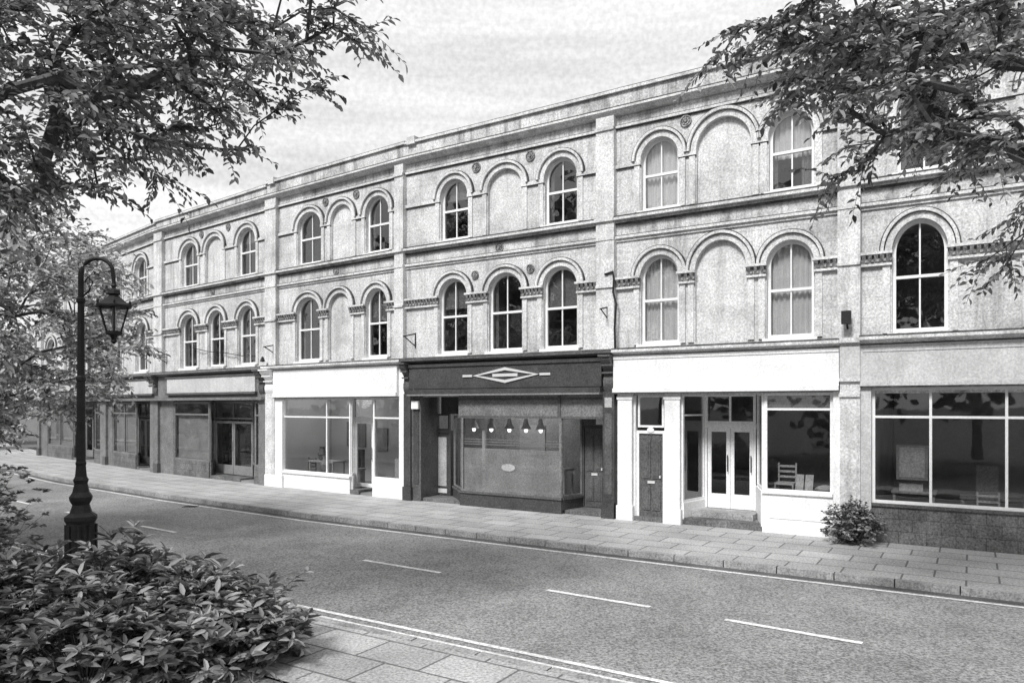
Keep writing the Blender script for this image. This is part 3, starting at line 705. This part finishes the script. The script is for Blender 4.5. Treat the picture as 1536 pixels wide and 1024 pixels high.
def tree(name,trunk,attr,leaf=.11,per=12,tw=6,twl=.6,mat=LEAFD,r0=.007,droop=.25):
    root=empty(name,trunk[0]);nodes=[Vector(p) for p in trunk];par=[-1]+list(range(len(trunk)-1));top=len(trunk)//2
    arr=[tuple(n) for n in nodes]
    c=nodes[-1];attr=sorted(attr,key=lambda a:(a-c).length);tips=[]
    for a in attr:
        A=np.array(arr);dist=np.linalg.norm(A-np.array(a),axis=1);dist[:top]+=50
        root_d=np.linalg.norm(A-np.array(c),axis=1)
        i=int(np.argmin(dist+.35*root_d));p=nodes[i];L=(a-p).length;n=max(1,int(L/.35));prev=i
        for k in range(1,n+1):
            t=k/n;q=p.lerp(a,t)+Vector((random.gauss(0,.03),random.gauss(0,.03),random.gauss(0,.03)+.12*L*math.sin(t*math.pi)*.5))
            if k==n:q=a
            nodes.append(q);arr.append(tuple(q));par.append(prev);prev=len(nodes)-1
        tips.append(prev)
    cnt=[0]*len(nodes)
    for t in tips:
        while t>=0: cnt[t]+=1;t=par[t]
    b=B()
    for i,p in enumerate(par):
        if p<0 or cnt[i]==0: continue
        ra=r0*cnt[p]**.55;rb=r0*cnt[i]**.55
        if ra>3*rb: ra=rb*1.3
        b.tube([nodes[p],nodes[i]],[ra,rb],BARK,6 if ra>.03 else 4)
    pos=[];dr=[];nr=[];ln=[];sh=[]
    for ti in tips:
        p=nodes[ti];out=(p-nodes[par[ti]]);out.normalize()
        cs=random.uniform(.5,1.5)
        for k in range(tw):
            d=(out*.8+Vector((random.gauss(0,.7),random.gauss(0,.7),random.gauss(0,.28)))).normalized()
            L=twl*random.uniform(.5,1.2);pp=p-out*random.uniform(0,.3);pts=[pp]
            for s in range(1,5):
                t=s/4;pts.append(pp+d*L*t+Vector((0,0,-droop*L*t*t)))
            b.tube(pts,[.005,.004,.003,.003,.002],BARK,3)
            m=per
            for j in range(m):
                t=(j+.5)/m*4;i0=min(3,int(t));q=pts[i0].lerp(pts[i0+1],t-i0);tt=(pts[i0+1]-pts[i0]).normalized()
                side=tt.cross(Vector((0,0,1)));side=side.normalized()*(1 if j%2 else -1) if side.length>.01 else Vector((1,0,0))
                dd=tt*.6+side*random.uniform(.4,1)+Vector((random.gauss(0,.25),random.gauss(0,.25),random.gauss(-.15,.3)))
                pos.append(tuple(q));dr.append(tuple(dd));nr.append((random.gauss(0,.55),random.gauss(0,.55),1));ln.append(leaf*random.uniform(.6,1.25));sh.append(cs*random.uniform(.35,1.8))
    b.obj('trunk_and_limbs',root,True)
    ln=np.array(ln);leafobj('crown_foliage',pos,dr,nr,ln,ln*.48,sh,mat,root)
    return root
def sample(poly,n,z0,z1):
    xs=[p[0] for p in poly];ys=[p[1] for p in poly];o=[]
    while len(o)<n:
        x=random.uniform(min(xs),max(xs));y=random.uniform(min(ys),max(ys))
        if inpoly(x,y,poly):o.append(at(x,y,random.uniform(z0,z1)))
    return o
polyL=[(-700,-350),(350,-350),(560,0),(530,60),(470,95),(430,150),(370,165),(320,225),(240,240),(170,290),(90,330),(40,420),(-100,560),(-600,500)]
aL=sample(polyL,270,7,10.5)+sample([(-60,-40),(300,-60),(430,60),(330,170),(150,250),(-60,340)],130,7,9.5)
aL+=[at(535,62,8.2),at(490,125,8.4),at(415,165,8.6),at(355,225,8.8),at(245,280,9),at(460,60,8),at(500,40,8),at(545,40,8.6)]
tree('broadleaf_tree',[(-8.8,8.2,0),(-8.7,8.3,1.2),(-8.5,8.4,2.6),(-8.2,8.5,4.0),(-7.6,8.6,5.2)],aL,leaf=.10,per=13,tw=6,twl=.55,mat=LEAFD)
polyR=[(1090,20),(1140,-200),(1500,-450),(2300,-400),(2300,300),(1700,420),(1540,380),(1500,330),(1420,270),(1330,225),(1250,240),(1235,190),(1180,150),(1120,110)]
aR=sample(polyR,260,7,10)+sample([(1150,20),(1520,0),(1560,260),(1340,210),(1230,140)],80,7,9)
aR+=[at(1075,95,8),at(1110,40,8),at(1130,75,8.2),at(1150,40,7.8),at(1240,265,8.2),at(1290,255,8.2),at(1480,390,8.4),at(1500,410,8),at(1170,150,8)]
tree('broadleaf_tree',[(9.6,8.3,0),(9.5,8.2,1.3),(9.3,8.2,2.8),(8.9,8.2,4.2),(8.3,8.2,5.4)],aR,leaf=.095,per=13,tw=6,twl=.5,mat=LEAFD)
aM=sample([(-120,300),(100,320),(170,380),(220,450),(205,540),(110,620),(-150,680)],330,13.5,17)
tree('young_tree',[(-11.8,15.4,0),(-11.8,15.4,1.2),(-11.7,15.3,2.4),(-11.5,15.3,3.4)],aM,leaf=.12,per=11,tw=6,twl=.7,mat=LEAFL,r0=.0045)

def shrub(name,blobs,n,leaf,mat,ar=.42,stems=True,sh0=(.4,1.7)):
    root=empty(name,(blobs[0][0],blobs[0][1],0))
    pos=[];dr=[];nr=[];sh=[];ln=[];sb=B()
    for (x,y,z,rx,ry,rz) in blobs:
        k=int(n*rx*rz/sum(q[3]*q[5] for q in blobs)/8)
        for i in range(k):
            v=Vector((random.gauss(0,1),random.gauss(0,1),random.gauss(0,1)+.25)).normalized();r=random.uniform(.5,1.02)**.6
            lump=1+.2*math.sin(v.x*7+x)+.16*math.sin(v.y*9+v.z*6)
            p=Vector((x+v.x*rx*r*lump,y+v.y*ry*r*lump,max(.04,z+v.z*rz*r*lump)))
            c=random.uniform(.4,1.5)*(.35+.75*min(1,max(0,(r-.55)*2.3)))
            if stems and i%3==0: sb.tube([(x+v.x*rx*.2,y+v.y*ry*.2,.05),tuple(p)],[.008,.003],BARK,3)
            for j in range(8):
                a=random.uniform(0,6.28);d=v*.5+Vector((math.cos(a),math.sin(a),random.uniform(-.35,.45)))
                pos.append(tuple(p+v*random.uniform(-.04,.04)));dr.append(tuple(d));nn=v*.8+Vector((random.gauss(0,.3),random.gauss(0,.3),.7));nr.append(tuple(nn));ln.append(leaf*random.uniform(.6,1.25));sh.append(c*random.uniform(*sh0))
    ln=np.array(ln);leafobj('foliage',pos,dr,nr,ln,ln*ar,sh,mat,root);sb.obj('stems',root);return root
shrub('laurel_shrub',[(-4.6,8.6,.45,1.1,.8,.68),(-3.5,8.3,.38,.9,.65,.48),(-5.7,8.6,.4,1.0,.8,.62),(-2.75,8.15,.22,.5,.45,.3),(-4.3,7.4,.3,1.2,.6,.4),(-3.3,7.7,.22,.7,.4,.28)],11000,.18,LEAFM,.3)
root=empty('laurel_shrub',(-4.4,8.5,0));pos=[];dr=[];nr=[];ln=[];sh=[];sb=B()
for i in range(46):
    bx=-5.9+3.4*random.random();by=8.4+random.uniform(-.7,.4);d=Vector((random.uniform(-.5,1.0),random.uniform(-.6,.3),1.1)).normalized();L=random.uniform(.45,.95);p0=Vector((bx,by,.6-.3*(bx+5.9)/3.4));pts=[p0+d*L*t+Vector((d.x*.3*t*t,0,-.3*t*t)) for t in (0,.25,.5,.75,1)]
    sb.tube(pts,[.006,.005,.004,.003,.002],BARK,4)
    for j in range(15):
        t=(j+2)/17*4;i0=min(3,int(t));q=pts[i0].lerp(pts[i0+1],t-i0);a=j*2.4
        pos.append(tuple(q));dr.append((math.cos(a)+d.x*.5,math.sin(a),random.uniform(-.1,.5)));nr.append((random.gauss(0,.3),random.gauss(0,.3),1));ln.append(random.uniform(.1,.2));sh.append(random.uniform(.5,1.8))
ln=np.array(ln);leafobj('foliage',pos,dr,nr,ln,ln*.3,sh,LEAFM,root);sb.obj('stems',root)
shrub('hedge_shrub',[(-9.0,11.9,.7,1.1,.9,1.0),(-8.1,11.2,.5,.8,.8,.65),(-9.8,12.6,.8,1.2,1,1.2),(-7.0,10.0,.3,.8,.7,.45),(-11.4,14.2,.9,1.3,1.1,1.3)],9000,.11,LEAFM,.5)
q=H4.fr(H4.U(1280,.55),.55,0)
shrub('round_shrub',[(q[0],q[1],.40,.50,.46,.40)],3600,.07,LEAFM,.55)
n=20000
xx=rng.uniform(-14,6,n);yy=rng.uniform(-1,16,n)
def dmax(x,y):
    best=None
    for i in range(2,len(P)-1):
        a=np.array(P[i]);c=np.array(P[i+1]);t=(c-a)/np.linalg.norm(c-a);nn=np.array([t[1],-t[0]])
        dd=(x-a[0])*nn[0]+(y-a[1])*nn[1];best=dd if best is None else np.maximum(best,dd)
    return best
k=dmax(xx,yy)>ND+1.95
k&=(yy>5)|(xx<0)
xx=xx[k];yy=yy[k];n=len(xx)
pos=np.stack([xx,yy,np.full(n,.01)],1);dr=np.stack([rng.normal(0,.4,n),rng.normal(0,.4,n),np.ones(n)],1);nr=rng.normal(0,1,(n,3));ln=rng.uniform(.06,.2,n)
leafobj('grass',pos,dr,nr,ln,ln*.16,rng.uniform(.5,1.5,n),LEAFF)
def mass(name,centres,n,leaf,mat):
    pos=[];dr=[];sh=[]
    root=empty(name,centres[0][:2]+(0,));tb=B()
    for (x,y,z,r,rz) in centres:
        tb.tube([(x,y,0),(x,y,z*.6),(x+.2,y,z)],[.28,.2,.1],BARK,8)
        for q in range(5):
            a=random.uniform(0,6.28);tb.tube([(x,y,z*.55),(x+math.cos(a)*r*.6,y+math.sin(a)*r*.6,z+rz*.3)],[.1,.03],BARK,5)
        cl=[(Vector((random.gauss(0,1),random.gauss(0,1),random.gauss(0,1))).normalized()*random.uniform(.35,1)) for _ in range(38)]
        for i in range(n):
            c=random.choice(cl);v=Vector((random.gauss(0,1),random.gauss(0,1),random.gauss(0,1)))*.14
            pos.append((x+(c.x+v.x)*r,y+(c.y+v.y)*r,z+(c.z+v.z)*rz));dr.append((random.gauss(0,1),random.gauss(0,1),random.gauss(0,.6)));sh.append(random.uniform(.4,1.5))
    n=len(pos);ln=leaf*rng.uniform(.6,1.3,n);leafobj('foliage_mass',pos,dr,rng.normal(0,1,(n,3)),ln,ln*.65,sh,mat,root);tb.obj('trunks',root)
mass('reflected_trees',[(-19,7,8,4.5,7),(-26,13,8,5,7),(-33,18,8,5,7),(-15,-1,8.5,4.5,7),(-24,2,10,5,8),(-6,-10,8.5,5,7),(4,-12,9,5,7),(-14,-9,9,5,8),(14,-9,8.5,4.5,7),(-34,8,9,5,8)],1300,.75,LEAFF)  # unseen tree row, added and raised so the panes reflect dark
mass('distant_trees',[(-40,56,5,5,5),(-34,47,4.0,3.2,3.2),(-47,50,6,6,6),(-38,38,5,4.5,4.5),(-33,32,4.5,4,4),(-54,60,7,7,6)],2200,.45,LEAFG)

# ------------------------------------------------------------------ world, sun, camera
w=bpy.data.worlds.new('World');scene.world=w;w.use_nodes=True;t=w.node_tree;t.nodes.clear()
out=t.nodes.new('ShaderNodeOutputWorld');bg=t.nodes.new('ShaderNodeBackground');bg.inputs[1].default_value=.1
sky=t.nodes.new('ShaderNodeTexSky');sky.sky_type='NISHITA';sky.sun_disc=False
sd=Vector((-.42,-.62,.80)).normalized()
sky.sun_elevation=math.asin(sd.z);sky.sun_rotation=math.atan2(sd.x,sd.y)
bw=t.nodes.new('ShaderNodeRGBToBW');t.links.new(sky.outputs[0],bw.inputs[0])
tc=t.nodes.new('ShaderNodeTexCoord')
c1=noise(t,tc.outputs['Generated'],1.6,5,mscale=(1,1,13),rough=.6)
c3=noise(t,tc.outputs['Generated'],170,1)
cl=remap(t,c1,.36,.62,8.2,11.0)
cl=math_n(t,'MULTIPLY',cl,remap(t,c3,.3,.7,.92,1.08))
mx=math_n(t,'ADD',math_n(t,'MULTIPLY',cl,.9),math_n(t,'MULTIPLY',bw.outputs[0],.1))
t.links.new(mx,bg.inputs[0]);t.links.new(bg.outputs[0],out.inputs[0])
sl=bpy.data.lights.new('sun','SUN');sl.energy=4.2;sl.angle=math.radians(14);sl.color=(1,.997,.993)
so=bpy.data.objects.new('sun',sl);scene.collection.objects.link(so);so.rotation_euler=sd.to_track_quat('Z','Y').to_euler();so.location=(0,0,30)
cam=bpy.data.cameras.new('camera');co=bpy.data.objects.new('camera',cam);scene.collection.objects.link(co);scene.camera=co
co.location=(0,0,EYE);co.rotation_euler=(math.pi/2,0,0);cam.sensor_width=36;cam.lens=36*F/1536;cam.shift_y=(HY-512)/1536;cam.clip_end=2000;cam.clip_start=.05
scene.view_settings.view_transform='Standard';scene.view_settings.look='None';scene.view_settings.exposure=0
